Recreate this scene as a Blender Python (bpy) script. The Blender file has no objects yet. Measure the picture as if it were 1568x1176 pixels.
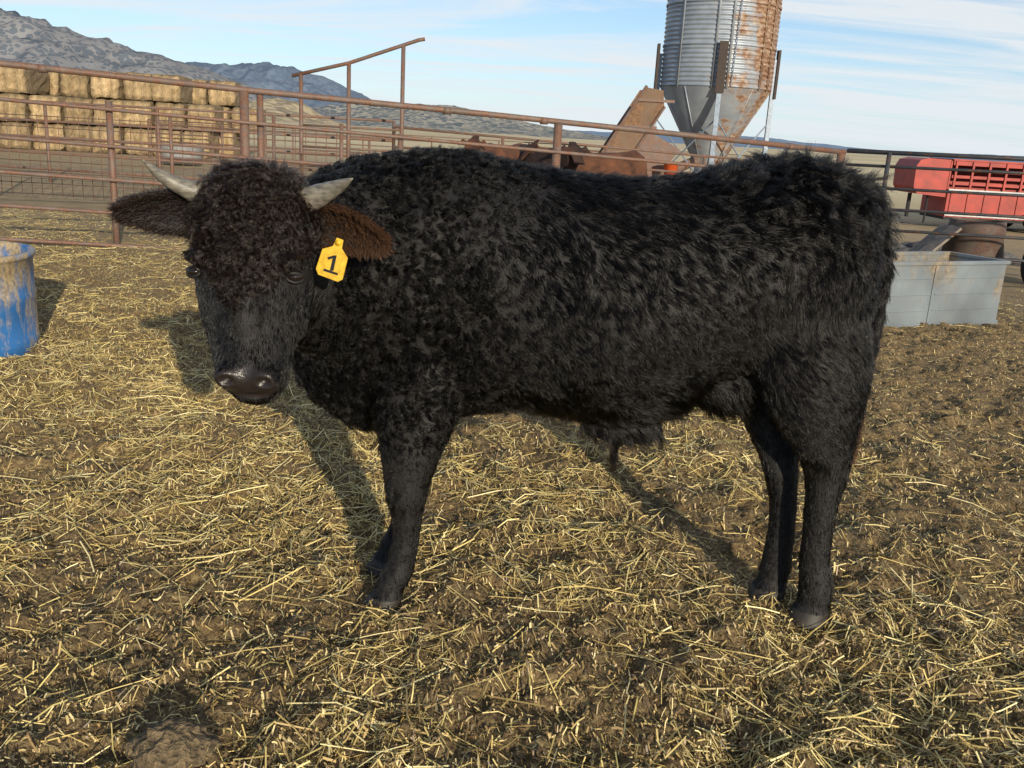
import bpy, math, random
import numpy as np
from mathutils import Vector, Matrix, kdtree
random.seed(4); rng=np.random.default_rng(11)
S=bpy.context.scene
# ------------------------------------------------------------ helpers
def hsh(ix,iy,iz,seed):
    h=(ix.astype(np.int64)*374761393+iy.astype(np.int64)*668265263+iz.astype(np.int64)*1440662683+seed*974711)&0xffffffff
    h=((h^(h>>13))*1274126177)&0xffffffff
    h=(h^(h>>16))&0xffffff
    return h/float(0xffffff)
def vn(x,y,z=0.0,seed=0):
    x=np.asarray(x,float); y=np.asarray(y,float); z=np.zeros_like(x)+z
    ix=np.floor(x);iy=np.floor(y);iz=np.floor(z)
    fx=x-ix;fy=y-iy;fz=z-iz
    fx=fx*fx*(3-2*fx);fy=fy*fy*(3-2*fy);fz=fz*fz*(3-2*fz)
    r=0
    for a in (0,1):
        for b in (0,1):
            for c in (0,1):
                w=(fx if a else 1-fx)*(fy if b else 1-fy)*(fz if c else 1-fz)
                r=r+w*hsh(ix+a,iy+b,iz+c,seed)
    return r
def sst(x,a,b):
    t=np.clip((np.asarray(x,float)-a)/(b-a),0,1); return t*t*(3-2*t)
def large(x,y):
    return -.35*sst(x,-2,5)*sst(y,7,12)-.7*sst(x,4,14)*sst(y,12,30)
def H(x,y):
    x=np.asarray(x,float);y=np.asarray(y,float)
    f=1/(1+(np.maximum(y,0)/14)**2)
    d=(vn(x*2.3,y*2.3,0,1)-.5)*.05+(vn(x*7,y*7,0,2)-.5)*.04+(vn(x*19,y*19,0,3)-.5)*.028
    d=d+np.maximum(0,vn(x*24,y*24,0,4)-.58)*.07+(vn(x*42,y*42,0,5)-.5)*.014
    return large(x,y)+d*f
def Hf(x,y): return float(H(np.array([x]),np.array([y]))[0])

class MB:
    def __init__(s): s.v=[];s.f=[];s.m=[]
    def add(s,v,f,mi=0):
        o=len(s.v); s.v+= [tuple(p) for p in v]; s.f+=[tuple(i+o for i in q) for q in f]; s.m+=[mi]*len(f)
    def box(s,c,d,mi=0,R=None):
        hx,hy,hz=d[0]/2,d[1]/2,d[2]/2
        v=[Vector((x,y,z)) for x in(-hx,hx) for y in(-hy,hy) for z in(-hz,hz)]
        if R is not None: v=[R@p for p in v]
        c=Vector(c); v=[p+c for p in v]
        s.add(v,[(0,1,3,2),(4,6,7,5),(0,4,5,1),(2,3,7,6),(0,2,6,4),(1,5,7,3)],mi)
    def tube(s,pts,r,seg=10,mi=0,cap=True):
        pts=[Vector(p) for p in pts]; n=len(pts)
        rs=r if isinstance(r,(list,tuple)) else [r]*n
        v=[];f=[]
        t=(pts[1]-pts[0]).normalized(); up=Vector((0,0,1)) if abs(t.z)<.9 else Vector((1,0,0))
        for i,p in enumerate(pts):
            t=(pts[min(i+1,n-1)]-pts[max(i-1,0)]).normalized()
            a=t.cross(up).normalized(); b=t.cross(a)
            for k in range(seg):
                an=2*math.pi*k/seg
                v.append(p+(a*math.cos(an)+b*math.sin(an))*rs[i])
        for i in range(n-1):
            for k in range(seg):
                k2=(k+1)%seg
                f.append((i*seg+k,i*seg+k2,(i+1)*seg+k2,(i+1)*seg+k))
        if cap:
            f.append(tuple(range(seg))[::-1]); f.append(tuple((n-1)*seg+k for k in range(seg)))
        s.add(v,f,mi)
    def loft(s,rings,n=30,mi=0):
        v=[];f=[]
        for c,a,b in rings:
            c=Vector(c);a=Vector(a);b=Vector(b)
            for k in range(n):
                an=2*math.pi*k/n
                v.append(c+a*math.cos(an)+b*math.sin(an))
        m=len(rings)
        for i in range(m-1):
            for k in range(n):
                k2=(k+1)%n
                f.append((i*n+k,i*n+k2,(i+1)*n+k2,(i+1)*n+k))
        v.append(Vector(rings[0][0]));v.append(Vector(rings[-1][0]))
        for k in range(n):
            k2=(k+1)%n
            f.append((k2,k,m*n)); f.append(((m-1)*n+k,(m-1)*n+k2,m*n+1))
        s.add(v,f,mi)
    def ell(s,c,r,n=20,mi=0):
        rings=[]
        for i in range(1,12):
            t=math.pi*i/12
            rings.append(((c[0],c[1],c[2]-r[2]*math.cos(t)),(r[0]*math.sin(t),0,0),(0,r[1]*math.sin(t),0)))
        s.loft(rings,n,mi)
    def revolve(s,c,prof,seg=48,mi=0):
        v=[];f=[];c=Vector(c);n=len(prof)
        for (r,z) in prof:
            for k in range(seg):
                an=2*math.pi*k/seg
                v.append(c+Vector((r*math.cos(an),r*math.sin(an),z)))
        for i in range(n-1):
            for k in range(seg):
                k2=(k+1)%seg
                f.append((i*seg+k,i*seg+k2,(i+1)*seg+k2,(i+1)*seg+k))
        s.add(v,f,mi)
    def obj(s,name,mats,smooth=True,parent=None,bevel=0):
        me=bpy.data.meshes.new(name); me.from_pydata(s.v,[],s.f)
        for m in (mats if isinstance(mats,(list,tuple)) else [mats]): me.materials.append(m)
        me.polygons.foreach_set('material_index',s.m)
        me.polygons.foreach_set('use_smooth',[smooth]*len(s.f)); me.update()
        o=bpy.data.objects.new(name,me); S.collection.objects.link(o)
        if bevel:
            b=o.modifiers.new('bev','BEVEL'); b.width=bevel; b.segments=2
        if parent: o.parent=parent
        return o
def empty(name,loc=(0,0,0)):
    o=bpy.data.objects.new(name,None); o.empty_display_size=.2; S.collection.objects.link(o); return o
def fastmesh(name,V,F,mat,col=None,smooth=False,parent=None):
    me=bpy.data.meshes.new(name); V=np.asarray(V,np.float32);F=np.asarray(F,np.int32)
    k=F.shape[1]
    me.vertices.add(len(V)); me.vertices.foreach_set('co',V.ravel())
    me.loops.add(F.size); me.loops.foreach_set('vertex_index',F.ravel())
    me.polygons.add(len(F)); me.polygons.foreach_set('loop_start',np.arange(0,F.size,k,dtype=np.int32))
    me.polygons.foreach_set('loop_total',np.full(len(F),k,np.int32))
    me.update(calc_edges=True)
    me.polygons.foreach_set('use_smooth',np.full(len(F),smooth))
    if col is not None:
        a=me.color_attributes.new('col','FLOAT_COLOR','POINT')
        c4=np.ones((len(V),4),np.float32); c4[:,:3]=col; a.data.foreach_set('color',c4.ravel())
    me.materials.append(mat)
    o=bpy.data.objects.new(name,me); S.collection.objects.link(o)
    if parent: o.parent=parent
    return o
# ------------------------------------------------------------ materials
class NT:
    def __init__(s,name):
        s.mat=bpy.data.materials.new(name); s.mat.use_nodes=True; s.t=s.mat.node_tree; s.t.nodes.clear()
        s.out=s.n('ShaderNodeOutputMaterial'); s.b=s.n('ShaderNodeBsdfPrincipled'); s.l(s.b.outputs[0],s.out.inputs[0])
    def n(s,t,**k):
        x=s.t.nodes.new(t)
        for a,b in k.items(): setattr(x,a,b)
        return x
    def l(s,a,b): s.t.links.new(a,b)
    def coord(s,scale=(1,1,1),rot=(0,0,0)):
        tc=s.n('ShaderNodeTexCoord'); mp=s.n('ShaderNodeMapping'); mp.inputs['Scale'].default_value=scale; mp.inputs['Rotation'].default_value=rot
        s.l(tc.outputs['Object'],mp.inputs[0]); return mp.outputs[0]
    def noise(s,scale,det=4,co=None,rough=.55):
        x=s.n('ShaderNodeTexNoise'); x.inputs['Scale'].default_value=scale; x.inputs['Detail'].default_value=det; x.inputs['Roughness'].default_value=rough
        s.l(co if co is not None else s.coord(),x.inputs['Vector']); return x.outputs[0]
    def ramp(s,f,st):
        x=s.n('ShaderNodeValToRGB'); e=x.color_ramp.elements
        while len(e)<len(st): e.new(.5)
        for i,(p,c) in enumerate(st): e[i].position=p; e[i].color=(c[0],c[1],c[2],1) if isinstance(c,(tuple,list)) else (c,c,c,1)
        s.l(f,x.inputs[0]); return x.outputs[0]
    def mix(s,f,a,b,mode='MIX'):
        x=s.n('ShaderNodeMix',data_type='RGBA',blend_type=mode)
        for inp,val in ((x.inputs[0],f),(x.inputs[6],a),(x.inputs[7],b)):
            if isinstance(val,(int,float)): inp.default_value=val
            elif isinstance(val,(tuple,list)): inp.default_value=(val[0],val[1],val[2],1)
            else: s.l(val,inp)
        return x.outputs[2]
    def math(s,op,a,b=0):
        x=s.n('ShaderNodeMath',operation=op)
        for i,v in enumerate((a,b)):
            if isinstance(v,(int,float)): x.inputs[i].default_value=v
            else: s.l(v,x.inputs[i])
        return x.outputs[0]
    def col(s,c):
        if isinstance(c,(tuple,list)): s.b.inputs['Base Color'].default_value=(c[0],c[1],c[2],1)
        else: s.l(c,s.b.inputs['Base Color'])
    def bump(s,h,st=.5,d=.01):
        x=s.n('ShaderNodeBump'); x.inputs['Strength'].default_value=st; x.inputs['Distance'].default_value=d
        s.l(h,x.inputs['Height']); s.l(x.outputs[0],s.b.inputs['Normal'])
    def set(s,**k):
        for a,b in k.items():
            i=s.b.inputs[a.replace('_',' ')]
            if isinstance(b,(int,float)): i.default_value=b
            else: s.l(b,i)
def simple(name,c,rough=.6,metal=0,var=.25,scale=20,bump=.2,bd=.004):
    m=NT(name); n=m.noise(scale)
    m.col(m.ramp(n,[(.3,tuple(x*(1-var) for x in c)),(.7,tuple(min(1,x*(1+var)) for x in c))])); m.set(Roughness=rough,Metallic=metal)
    if bump: m.bump(n,bump,bd)
    return m.mat
def rusty(name,base,rust=(.16,.065,.03),amt=.5,scale=6,metal=0,rough=.7,stretch=(1,1,1)):
    m=NT(name); n=m.noise(scale,8,m.coord(stretch),rough=.65)
    f=m.ramp(n,[(amt-.06,0.0),(amt+.06,1.0)])
    n2=m.noise(scale*7,5)
    r=m.ramp(n2,[(.3,tuple(x*.55 for x in rust)),(.7,tuple(x*1.5 for x in rust))])
    bs=m.mix(1.0,base,m.ramp(m.noise(scale*.8,6),[(.3,.7),(.7,1.2)]),'MULTIPLY')
    m.col(m.mix(f,r,bs)); m.set(Roughness=rough); m.bump(n2,.25,.004)
    if metal: m.l(m.math('MULTIPLY',f,metal),m.b.inputs['Metallic'])
    return m.mat
# ground
m=NT('ground_mat')
co=m.coord()
big=m.noise(.7,4,co); mid=m.noise(9,6,co); fine=m.noise(70,6,co,.7)
soil=m.ramp(fine,[(.30,(.045,.027,.012)),(.47,(.15,.098,.043)),(.60,(.29,.205,.092)),(.75,(.46,.345,.16))])
st1=m.noise(40,3,m.coord((1,.12,1),(0,0,.5)),.6); st2=m.noise(40,3,m.coord((.12,1,1),(0,0,-.3)),.6)
stm=m.ramp(m.math('MAXIMUM',st1,st2),[(.61,0.0),(.70,1.0)])
patch=m.ramp(m.math('ADD',m.math('MULTIPLY',big,.6),m.math('MULTIPLY',mid,.4)),[(.4,0.2),(.6,.95)])
c=m.mix(m.math('MULTIPLY',stm,patch),soil,(.50,.38,.16))
sep=m.n('ShaderNodeSeparateXYZ'); tc=m.n('ShaderNodeTexCoord'); m.l(tc.outputs['Object'],sep.inputs[0])
mr=m.n('ShaderNodeMapRange'); mr.inputs[1].default_value=24; mr.inputs[2].default_value=60; m.l(sep.outputs[1],mr.inputs[0])
fieldn=m.noise(.02,6,m.coord((.3,1,1)))
field=m.ramp(fieldn,[(.35,(.34,.28,.16)),(.5,(.58,.47,.27)),(.7,(.68,.56,.34))])
midc=m.mix(.5,c,m.ramp(m.noise(2.5,5),[(.3,(.28,.20,.11)),(.7,(.55,.42,.24))]))
mr2=m.n('ShaderNodeMapRange'); mr2.inputs[1].default_value=7; mr2.inputs[2].default_value=16; m.l(sep.outputs[1],mr2.inputs[0])
c=m.mix(mr2.outputs[0],c,midc)
m.col(m.mix(mr.outputs[0],c,field)); m.set(Roughness=.95)
m.bump(m.math('ADD',fine,m.math('MULTIPLY',mid,1.5)),.9,.015)
M_ground=m.mat
m=NT('straw_mat'); a=m.n('ShaderNodeAttribute',attribute_name='col'); m.col(a.outputs['Color']); m.set(Roughness=.45)
m.b.inputs['Specular IOR Level'].default_value=.5
M_straw=m.mat
M_pipe=rusty('pipe_rust',(.15,.105,.085),(.16,.08,.05),.5,9,0,.6)
M_pipe2=rusty('panel_pipe',(.04,.042,.048),(.10,.05,.03),.42,9,0,.5)
M_galv=rusty('galvanised',(.25,.285,.31),(.22,.18,.13),.44,2.6,.4,.42,(1,1,.5))
M_blue=rusty('blue_paint',(.03,.15,.40),(.38,.29,.17),.50,6,0,.5,(1,1,.35))
M_redpaint=rusty('red_paint',(.35,.032,.020),(.2,.03,.02),.36,3,0,.55)
M_dark=simple('dark_rubber',(.02,.02,.022),.8)
M_rust=rusty('rust_sheet',(.17,.11,.07),(.17,.09,.045),.5,2,0,.8)
M_white=simple('white_plastic',(.5,.52,.56),.5)
M_rim=simple('rim_grey',(.3,.32,.36),.5)
M_rock=simple('rock_mat',(.15,.11,.06),.95,var=.7,scale=45,bump=1,bd=.04)
M_wood=simple('weathered_plank',(.2,.17,.14),.9,scale=8)
M_gravel=simple('dark_gravel',(.1,.095,.09),.95,var=.5,scale=30,bump=.8,bd=.03)
# ------------------------------------------------------------ terrain
def axis(lo,hi,st,far_lo,far_hi,n):
    core=np.arange(lo,hi,st); a=lo-(np.geomspace(st,lo-far_lo,n))[::-1]; b=core[-1]+np.geomspace(st,far_hi-core[-1],n)
    return np.concatenate([a,core,b])
xs=axis(-5,5.5,.02,-5000,5000,70); ys=axis(.8,8.5,.016,-300,6000,80)
X,Y=np.meshgrid(xs,ys); Z=H(X,Y)
V=np.stack([X.ravel(),Y.ravel(),Z.ravel()],1)
nx,ny=len(xs),len(ys)
i=np.arange(nx*ny).reshape(ny,nx)
F=np.stack([i[:-1,:-1].ravel(),i[:-1,1:].ravel(),i[1:,1:].ravel(),i[1:,:-1].ravel()],1)
fastmesh('ground',V,F,M_ground,smooth=True)
# ------------------------------------------------------------ straw litter
def dens(x,y):
    n=.5*vn(x*.9,y*.9,0,21)+.3*vn(x*3.1,y*3.1,0,22)+.2*vn(x*9,y*9,0,23)
    w=sst(n,.35,.6)
    zone=.40+.8*sst(-x+ .35*(y-3),-1.3,1.3)*sst(y,1.7,3.2)
    zone=zone*(1-.68*sst(x,1.3,2.2)*sst(y,3.0,4.0))
    return np.clip((.15+w)*zone*1.1,0,1)
def scatter(N,lmin,lmax,wmin,wmax,lift,pal,curve,seedp=1.0,thr=0):
    u=rng.random(N); y=1.15*np.exp(u*math.log(13/1.15)); x=(rng.random(N)*2-1)*(1.2+.68*y)
    k=rng.random(N)<np.clip(dens(x,y)*seedp+thr,0,1); x=x[k];y=y[k];n=len(x)
    L=lmin+(lmax-lmin)*rng.random(n)**2.6; W=wmin+(wmax-wmin)*rng.random(n)
    th=rng.random(n)*np.pi; b=(rng.random(n)-.5)*curve
    t=np.array([-.5,0,.5]); V=np.zeros((n,3,2,3))
    lf=lift*rng.random(n)**1.5; tl=(rng.random(n)-.5)*lift*1.2
    roll=(rng.random(n)-.5)*2.4
    for j in range(3):
        a=th+b*t[j]
        cx=x+np.cos(a)*L*t[j]; cy=y+np.sin(a)*L*t[j]
        z=H(cx,cy)+.003+lf+tl*t[j]*2
        px=-np.sin(a)*W/2; py=np.cos(a)*W/2
        for s_,sg in ((0,-1),(1,1)):
            V[:,j,s_,0]=cx+px*sg*np.cos(roll); V[:,j,s_,1]=cy+py*sg*np.cos(roll); V[:,j,s_,2]=z+sg*np.sin(roll)*W/2
    base=np.arange(n)[:,None]*6
    F=np.concatenate([base+np.array([0,2,3,1]),base+np.array([2,4,5,3])])
    pal=np.array(pal); ci=rng.integers(0,len(pal),n); c=pal[ci]*(.7+.55*rng.random((n,1)))
    C=np.repeat(c,6,0)
    return V.reshape(-1,3),F,C
pal1=[(.66,.51,.19),(.60,.46,.16),(.76,.63,.28),(.52,.39,.14),(.38,.27,.10),(.84,.72,.36),(.58,.48,.17)]
pal2=[(.45,.32,.125),(.58,.44,.18),(.28,.185,.08),(.16,.105,.045),(.34,.235,.10),(.12,.078,.035),(.68,.54,.26),(.08,.05,.022)]
parts=[scatter(80000,.04,.26,.0018,.0042,.022,pal1,.6),scatter(110000,.015,.09,.0015,.004,.02,pal1,.6,.8,.06),scatter(420000,.006,.03,.0018,.006,.012,pal2,.6,.55,.33)]
Vs=[];Fs=[];Cs=[];o_=0
for v,f,c in parts:
    Vs.append(v);Fs.append(f+o_);Cs.append(c);o_+=len(v)
fastmesh('straw_litter',np.concatenate(Vs),np.concatenate(Fs),M_straw,np.concatenate(Cs))
# manure clods
b=MB()
for k in range(1500):
    y=1.3*math.exp(random.random()*2.0); x=(random.random()*2-1)*(1+.65*y); r=random.uniform(.004,.015)*(1+.12*y)
    z=Hf(x,y); rg=[]
    for i in range(1,7):
        t=math.pi*i/7
        rg.append(((x+random.uniform(-.3,.3)*r,y+random.uniform(-.3,.3)*r,z-r*.6*math.cos(t)),(r*math.sin(t)*random.uniform(.6,1.3),random.uniform(-.4,.4)*r,random.uniform(-.3,.3)*r),(random.uniform(-.4,.4)*r,r*math.sin(t)*random.uniform(.6,1.3),random.uniform(-.3,.3)*r)))
    b.loft(rg,7)
b.obj('manure_clods',simple('clod_mat',(.15,.10,.047),.95,var=.6,scale=90,bump=1,bd=.01),False)
# rock
b=MB(); rings=[]
for i in range(1,40):
    t=math.pi*i/40; rings.append(((0,0,-.05*math.cos(t)),(.10*math.sin(t),0,0),(0,.065*math.sin(t),0)))
b.loft(rings,64)
A_=np.array(b.v); nn=1+.55*(vn(A_[:,0]*16+3,A_[:,1]*16,A_[:,2]*16,9)-.5)+.35*(vn(A_[:,0]*45+3,A_[:,1]*45,A_[:,2]*45,10)-.5)+.2*(vn(A_[:,0]*110+3,A_[:,1]*110,A_[:,2]*110,12)-.5)
b.v=[tuple(q) for q in A_*nn[:,None]]
o=b.obj('rock',M_rock); o.location=(-.715,1.765,.025); o.rotation_euler=(0,.1,.5)
# ------------------------------------------------------------ BULL
TY=2.76
def cattle(b):
    trunk=[(-.69,1.15,.72,.06),(-.66,1.20,.62,.11),(-.60,1.26,.55,.16),(-.50,1.30,.49,.205),(-.40,1.32,.468,.24),(-.28,1.335,.49,.265),(-.14,1.33,.55,.28),(.02,1.308,.58,.295),(.2,1.288,.56,.31),(.35,1.288,.54,.305),(.48,1.303,.575,.29),(.6,1.34,.655,.275),(.72,1.365,.70,.275),(.84,1.378,.72,.265),(.94,1.345,.76,.235),(1.005,1.285,.80,.185),(1.045,1.18,.88,.10)]
    b.loft([((x,TY,(t+bt)/2),(0,0,(t-bt)/2),(0,w,0)) for x,t,bt,w in trunk],40)
    b.ell((-.27,2.57,.93),(.17,.085,.27)); b.ell((-.30,2.95,.93),(.17,.085,.27))
    b.ell((.80,2.595,1.00),(.20,.11,.26)); b.ell((.80,2.92,1.00),(.20,.10,.24))
    b.ell((.70,2.58,1.24),(.07,.06,.05))
    b.ell((.64,2.65,.72),(.12,.06,.10))
    b.ell((.35,2.74,.535),(.13,.07,.045))
    npth=[((-.22,2.76,1.02),.27,.20),((-.42,2.68,1.00),.285,.19),((-.54,2.56,1.01),.255,.165),((-.61,2.45,1.05),.205,.145),((-.645,2.34,1.11),.15,.12),((-.65,2.27,1.13),.10,.09)]
    rg=[]
    for i,(p,rv,rh) in enumerate(npth):
        a=Vector(npth[max(i-1,0)][0]);c=Vector(npth[min(i+1,5)][0]); t=(c-a).normalized(); sd=t.cross(Vector((0,0,1))).normalized(); upv=sd.cross(t)
        rg.append((p,upv*rv,sd*rh))
    b.loft(rg,32)
    hp=[((-.652,2.335,1.245),.07,.05),((-.652,2.31,1.228),.118,.09),((-.65,2.285,1.19),.140,.115),((-.648,2.26,1.13),.146,.128),((-.645,2.225,1.06),.145,.125),((-.642,2.195,.99),.134,.115),((-.636,2.16,.93),.117,.10),((-.628,2.125,.878),.099,.087),((-.619,2.095,.842),.089,.078),((-.612,2.075,.812),.085,.071),((-.61,2.06,.790),.072,.058),((-.608,2.053,.776),.046,.036)]
    rg=[]
    for i,(p,w,d) in enumerate(hp):
        a=Vector(hp[max(i-1,0)][0]);c=Vector(hp[min(i+1,len(hp)-1)][0]); t=(c-a).normalized(); pr=t.cross(Vector((1,0,0))).normalized()
        rg.append((p,Vector((w,0,0)),pr*d))
    b.loft(rg,36)
    for sx in (-1,1):
        b.ell((-.645+sx*.108,2.138,1.083),(.034,.034,.017))
        b.ell((-.638+sx*.09,2.20,.96),(.038,.075,.09))
        b.ell((-.609+sx*.046,2.016,.826),(.030,.026,.028))
    b.ell((-.606,2.085,.773),(.055,.05,.025))
    b.ell((-.625,2.09,.94),(.045,.05,.11))
    def leg(P): b.loft([((x,y,z),(rx,0,0),(0,ry,0)) for x,y,z,rx,ry in P],24)
    fl=[(-.26,2.62,.84,.14,.09),(-.267,2.57,.68,.125,.09),(-.276,2.54,.56,.108,.078),(-.286,2.525,.47,.086,.067),(-.293,2.515,.385,.065,.057),(-.293,2.512,.345,.061,.054),(-.290,2.508,.30,.047,.044),(-.289,2.505,.22,.039,.037),(-.302,2.50,.14,.042,.039),(-.318,2.495,.10,.050,.044),(-.332,2.487,.065,.043,.041),(-.348,2.478,.035,.053,.048),(-.360,2.47,0,.064,.055),(-.360,2.47,-.015,.064,.055)]
    leg(fl); leg([(x-.03,y+.25+(.05 if z>.5 else 0),z,rx,ry) for x,y,z,rx,ry in fl])
    leg([(.80,2.64,1.05,.19,.12),(.84,2.61,.88,.19,.125),(.87,2.59,.76,.170,.107),(.89,2.575,.66,.136,.084),(.918,2.57,.57,.095,.066),(.942,2.57,.51,.073,.055),(.951,2.57,.46,.063,.05),(.948,2.565,.40,.051,.045),(.946,2.56,.31,.045,.041),(.951,2.56,.2,.045,.041),(.964,2.555,.125,.052,.047),(.967,2.552,.09,.052,.047),(.963,2.55,.06,.048,.045),(.954,2.547,.032,.057,.051),(.947,2.54,0,.067,.057),(.947,2.54,-.015,.067,.057)])
    b.ell((.995,2.57,.515),(.024,.026,.055))
    leg([(.76,2.86,1.0,.19,.12),(.78,2.83,.82,.16,.11),(.795,2.79,.68,.128,.087),(.82,2.75,.56,.084,.062),(.845,2.72,.48,.063,.052),(.856,2.70,.42,.053,.046),(.872,2.695,.34,.043,.04),(.88,2.69,.25,.041,.039),(.878,2.688,.16,.044,.041),(.878,2.685,.11,.049,.045),(.870,2.68,.07,.045,.042),(.858,2.675,.035,.054,.05),(.85,2.67,0,.062,.055),(.85,2.67,-.015,.062,.055)])
    b.ell((.89,2.71,.49),(.02,.022,.045))
    b.tube([(.99,2.76,1.31),(1.055,2.75,1.22),(1.082,2.72,1.08),(1.075,2.69,.90),(1.055,2.66,.74),(1.04,2.64,.66)],[.035,.033,.026,.02,.017,.012],12)
b=MB(); cattle(b)
tmp=b.obj('tmp_bull',M_dark)
rm=tmp.modifiers.new('r','REMESH'); rm.mode='VOXEL'; rm.voxel_size=.0095
sm=tmp.modifiers.new('s','SMOOTH'); sm.factor=.5; sm.iterations=5
dg=bpy.context.evaluated_depsgraph_get(); dg.update()
me=bpy.data.meshes.new_from_object(tmp.evaluated_get(dg)); bpy.data.objects.remove(tmp)
bull=empty('black_bull')
skin=simple('bull_skin',(.005,.004,.0038),.7,scale=80,bump=.4,bd=.003)
m=NT('bull_nose'); n=m.n('ShaderNodeTexVoronoi'); n.inputs['Scale'].default_value=220; m.l(m.coord(),n.inputs['Vector'])
m.col((.020,.015,.014)); m.set(Roughness=.36); m.bump(n.outputs[0],.35,.002); nose=m.mat
hoofm=simple('hoof_mat',(.03,.024,.018),.6,scale=40)
me.materials.clear()
for q in (skin,nose,hoofm): me.materials.append(q)
nv=len(me.vertices); co=np.empty(nv*3,np.float32); me.vertices.foreach_get('co',co); co=co.reshape(-1,3)
for sx in (-1,1):
    c=np.array([-.609+sx*.043,1.988,.820]); d=co-c
    g=np.exp(-((d[:,0]/.015)**2+(d[:,2]/.011)**2)-((d[:,1])/.05)**2)
    co[:,1]+=.03*g; co[:,2]+=.004*g
d=co-np.array([-.608,2.02,.782]); g=np.exp(-(d[:,2]/.005)**2-(d[:,0]/.06)**2-(d[:,1]/.06)**2); co[:,1]+=.008*g
for sx in (-1,1):   # eye sockets
    d=co-np.array([-.645+sx*.128,2.128,1.047]); g=np.exp(-(d**2).sum(1)/.020**2); co[:,0]-=sx*.006*g; co[:,1]+=.006*g
me.vertices.foreach_set('co',co.ravel()); me.update()
npol=len(me.polygons); cen=np.empty(npol*3,np.float32); me.polygons.foreach_get('center',cen); cen=cen.reshape(-1,3)
mi=np.zeros(npol,np.int32)
def nosemask(p): return (((p[:,0]+.61)/.072)**2+((p[:,2]-.814)/.042)**2<1)&(p[:,1]<2.06)
mi[nosemask(cen)]=1; mi[cen[:,2]<.045]=2
me.polygons.foreach_set('material_index',mi); me.polygons.foreach_set('use_smooth',np.ones(npol,bool))
body=bpy.data.objects.new('body',me); S.collection.objects.link(body); body.parent=bull
# --- hair
def unit(a): return a/np.maximum(np.linalg.norm(a,axis=-1,keepdims=True),1e-6)
me.calc_loop_triangles(); nt_=len(me.loop_triangles)
tv=np.empty(nt_*3,np.int32); me.loop_triangles.foreach_get('vertices',tv); tv=tv.reshape(-1,3)
vnm=np.empty(nv*3,np.float32); me.vertices.foreach_get('normal',vnm); vnm=vnm.reshape(-1,3)
A,B,C=co[tv[:,0]],co[tv[:,1]],co[tv[:,2]]
area=np.linalg.norm(np.cross(B-A,C-A),axis=1)/2
def sample(N,w=None):
    p=area*(w if w is not None else 1); p=p/p.sum()
    t=rng.choice(nt_,N,p=p); r1=np.sqrt(rng.random(N)); r2=rng.random(N)
    wa,wb,wc=(1-r1)[:,None],(r1*(1-r2))[:,None],(r1*r2)[:,None]
    P=A[t]*wa+B[t]*wb+C[t]*wc; Nn=unit(vnm[tv[t,0]]*wa+vnm[tv[t,1]]*wb+vnm[tv[t,2]]*wc)
    return P,Nn
def isHead(p): return (p[:,1]<2.38)&(p[:,0]<-.46)&(p[:,2]>.72)
def curlmask(x,z): return sst(z-.85*np.abs(x+.645),.955,1.02)
def fields(P,N):
    n=len(P); x,y,z=P.T
    hd=isHead(P)
    flow=np.tile(np.array([.75,0,-.65]),(n,1)); L=np.full(n,.030); cr=np.full(n,.0024); lift=np.full(n,.19); turns=np.full(n,.6)
    L+= .022*(vn(x*5,z*5,y*5,31)-.5)+.012*(vn(x*14,z*14,y*14,32)-.5)
    fr=sst(-x,-.05,.2); cr+=.0045*fr; turns+=.7*fr; flow[:,2]-=.5*fr; lift+=.12*fr
    rump=sst(x,.55,.85)*sst(z,.85,1.0); flow[:,0]-=.5*rump; flow[:,2]-=.4*rump; L+=.006*rump
    ht=sst(x,.45,.65)*sst(z,1.05,1.2); cr+=.003*ht; L+=.006*ht; lift+=.08*ht
    bel=sst(-z,-.74,-.58)*sst(x,-.1,.1)*(1-sst(x,.68,.8)); L+=.022*bel; flow[:,2]-=.6*bel; cr-=.001*bel
    flank=sst(-z,-.8,-.66)*sst(x,.35,.5)*(1-sst(x,.7,.8)); L+=.018*flank; cr-=.001*flank
    top=sst(z,1.24,1.31); lift+=.2*top
    leg=sst(-z,-.60,-.46)*((x>.6)|((x>-.45)&(x<-.15))); L=L*(1-leg)+.012*leg; cr*=(1-leg*.95); flow[leg>.5]=np.array([.1,0,-1]); lift=lift*(1-leg)+.16*leg
    thigh=((x>.68)&(z<.98)&(z>.45)); L=np.where(thigh,np.minimum(L,.013+.02*np.clip((z-.5)/.45,0,1)),L); cr=np.where(thigh,cr*.3,cr)
    tail=(x>1.045)&(z<1.1); L=np.where(tail,.03,L); cr=np.where(tail,.001,cr); flow[tail]=np.array([-.1,0,-1])
    t=curlmask(x,z)
    L=np.where(hd,.009+.020*t,L); cr=np.where(hd,.0003+.0068*t,cr); lift=np.where(hd,.12+.36*t,lift); turns=np.where(hd,.4+1.0*t,turns)
    flow[hd]=np.array([0,-.35,-1])
    side=hd&(np.abs(x+.64)>.085)&(z<1.0)&(y>2.12); L=np.where(side,.014,L)
    nm=np.where(hd,.2+1.4*t,.55+.45*fr+.3*ht)
    nz=np.stack([vn(x*5,y*5,z*5,41+k)-.5 for k in range(3)],1)*2+np.stack([vn(x*16,y*16,z*16,51+k)-.5 for k in range(3)],1)*1.7
    nm=nm*(1-.8*leg)*np.where(thigh,.4,1)
    flow=unit(flow)+nz*nm[:,None]
    flow=flow-N*(flow*N).sum(1,keepdims=True)
    D=unit(unit(flow)+N*lift[:,None])
    return D,L,cr,turns
NCL=17000
CP,CN=sample(NCL)
Ph,Nh=sample(3000,isHead(A).astype(float)); CP=np.concatenate([CP,Ph]);CN=np.concatenate([CN,Nh])
CD,CL,CR,CT=fields(CP,CN)
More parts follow.
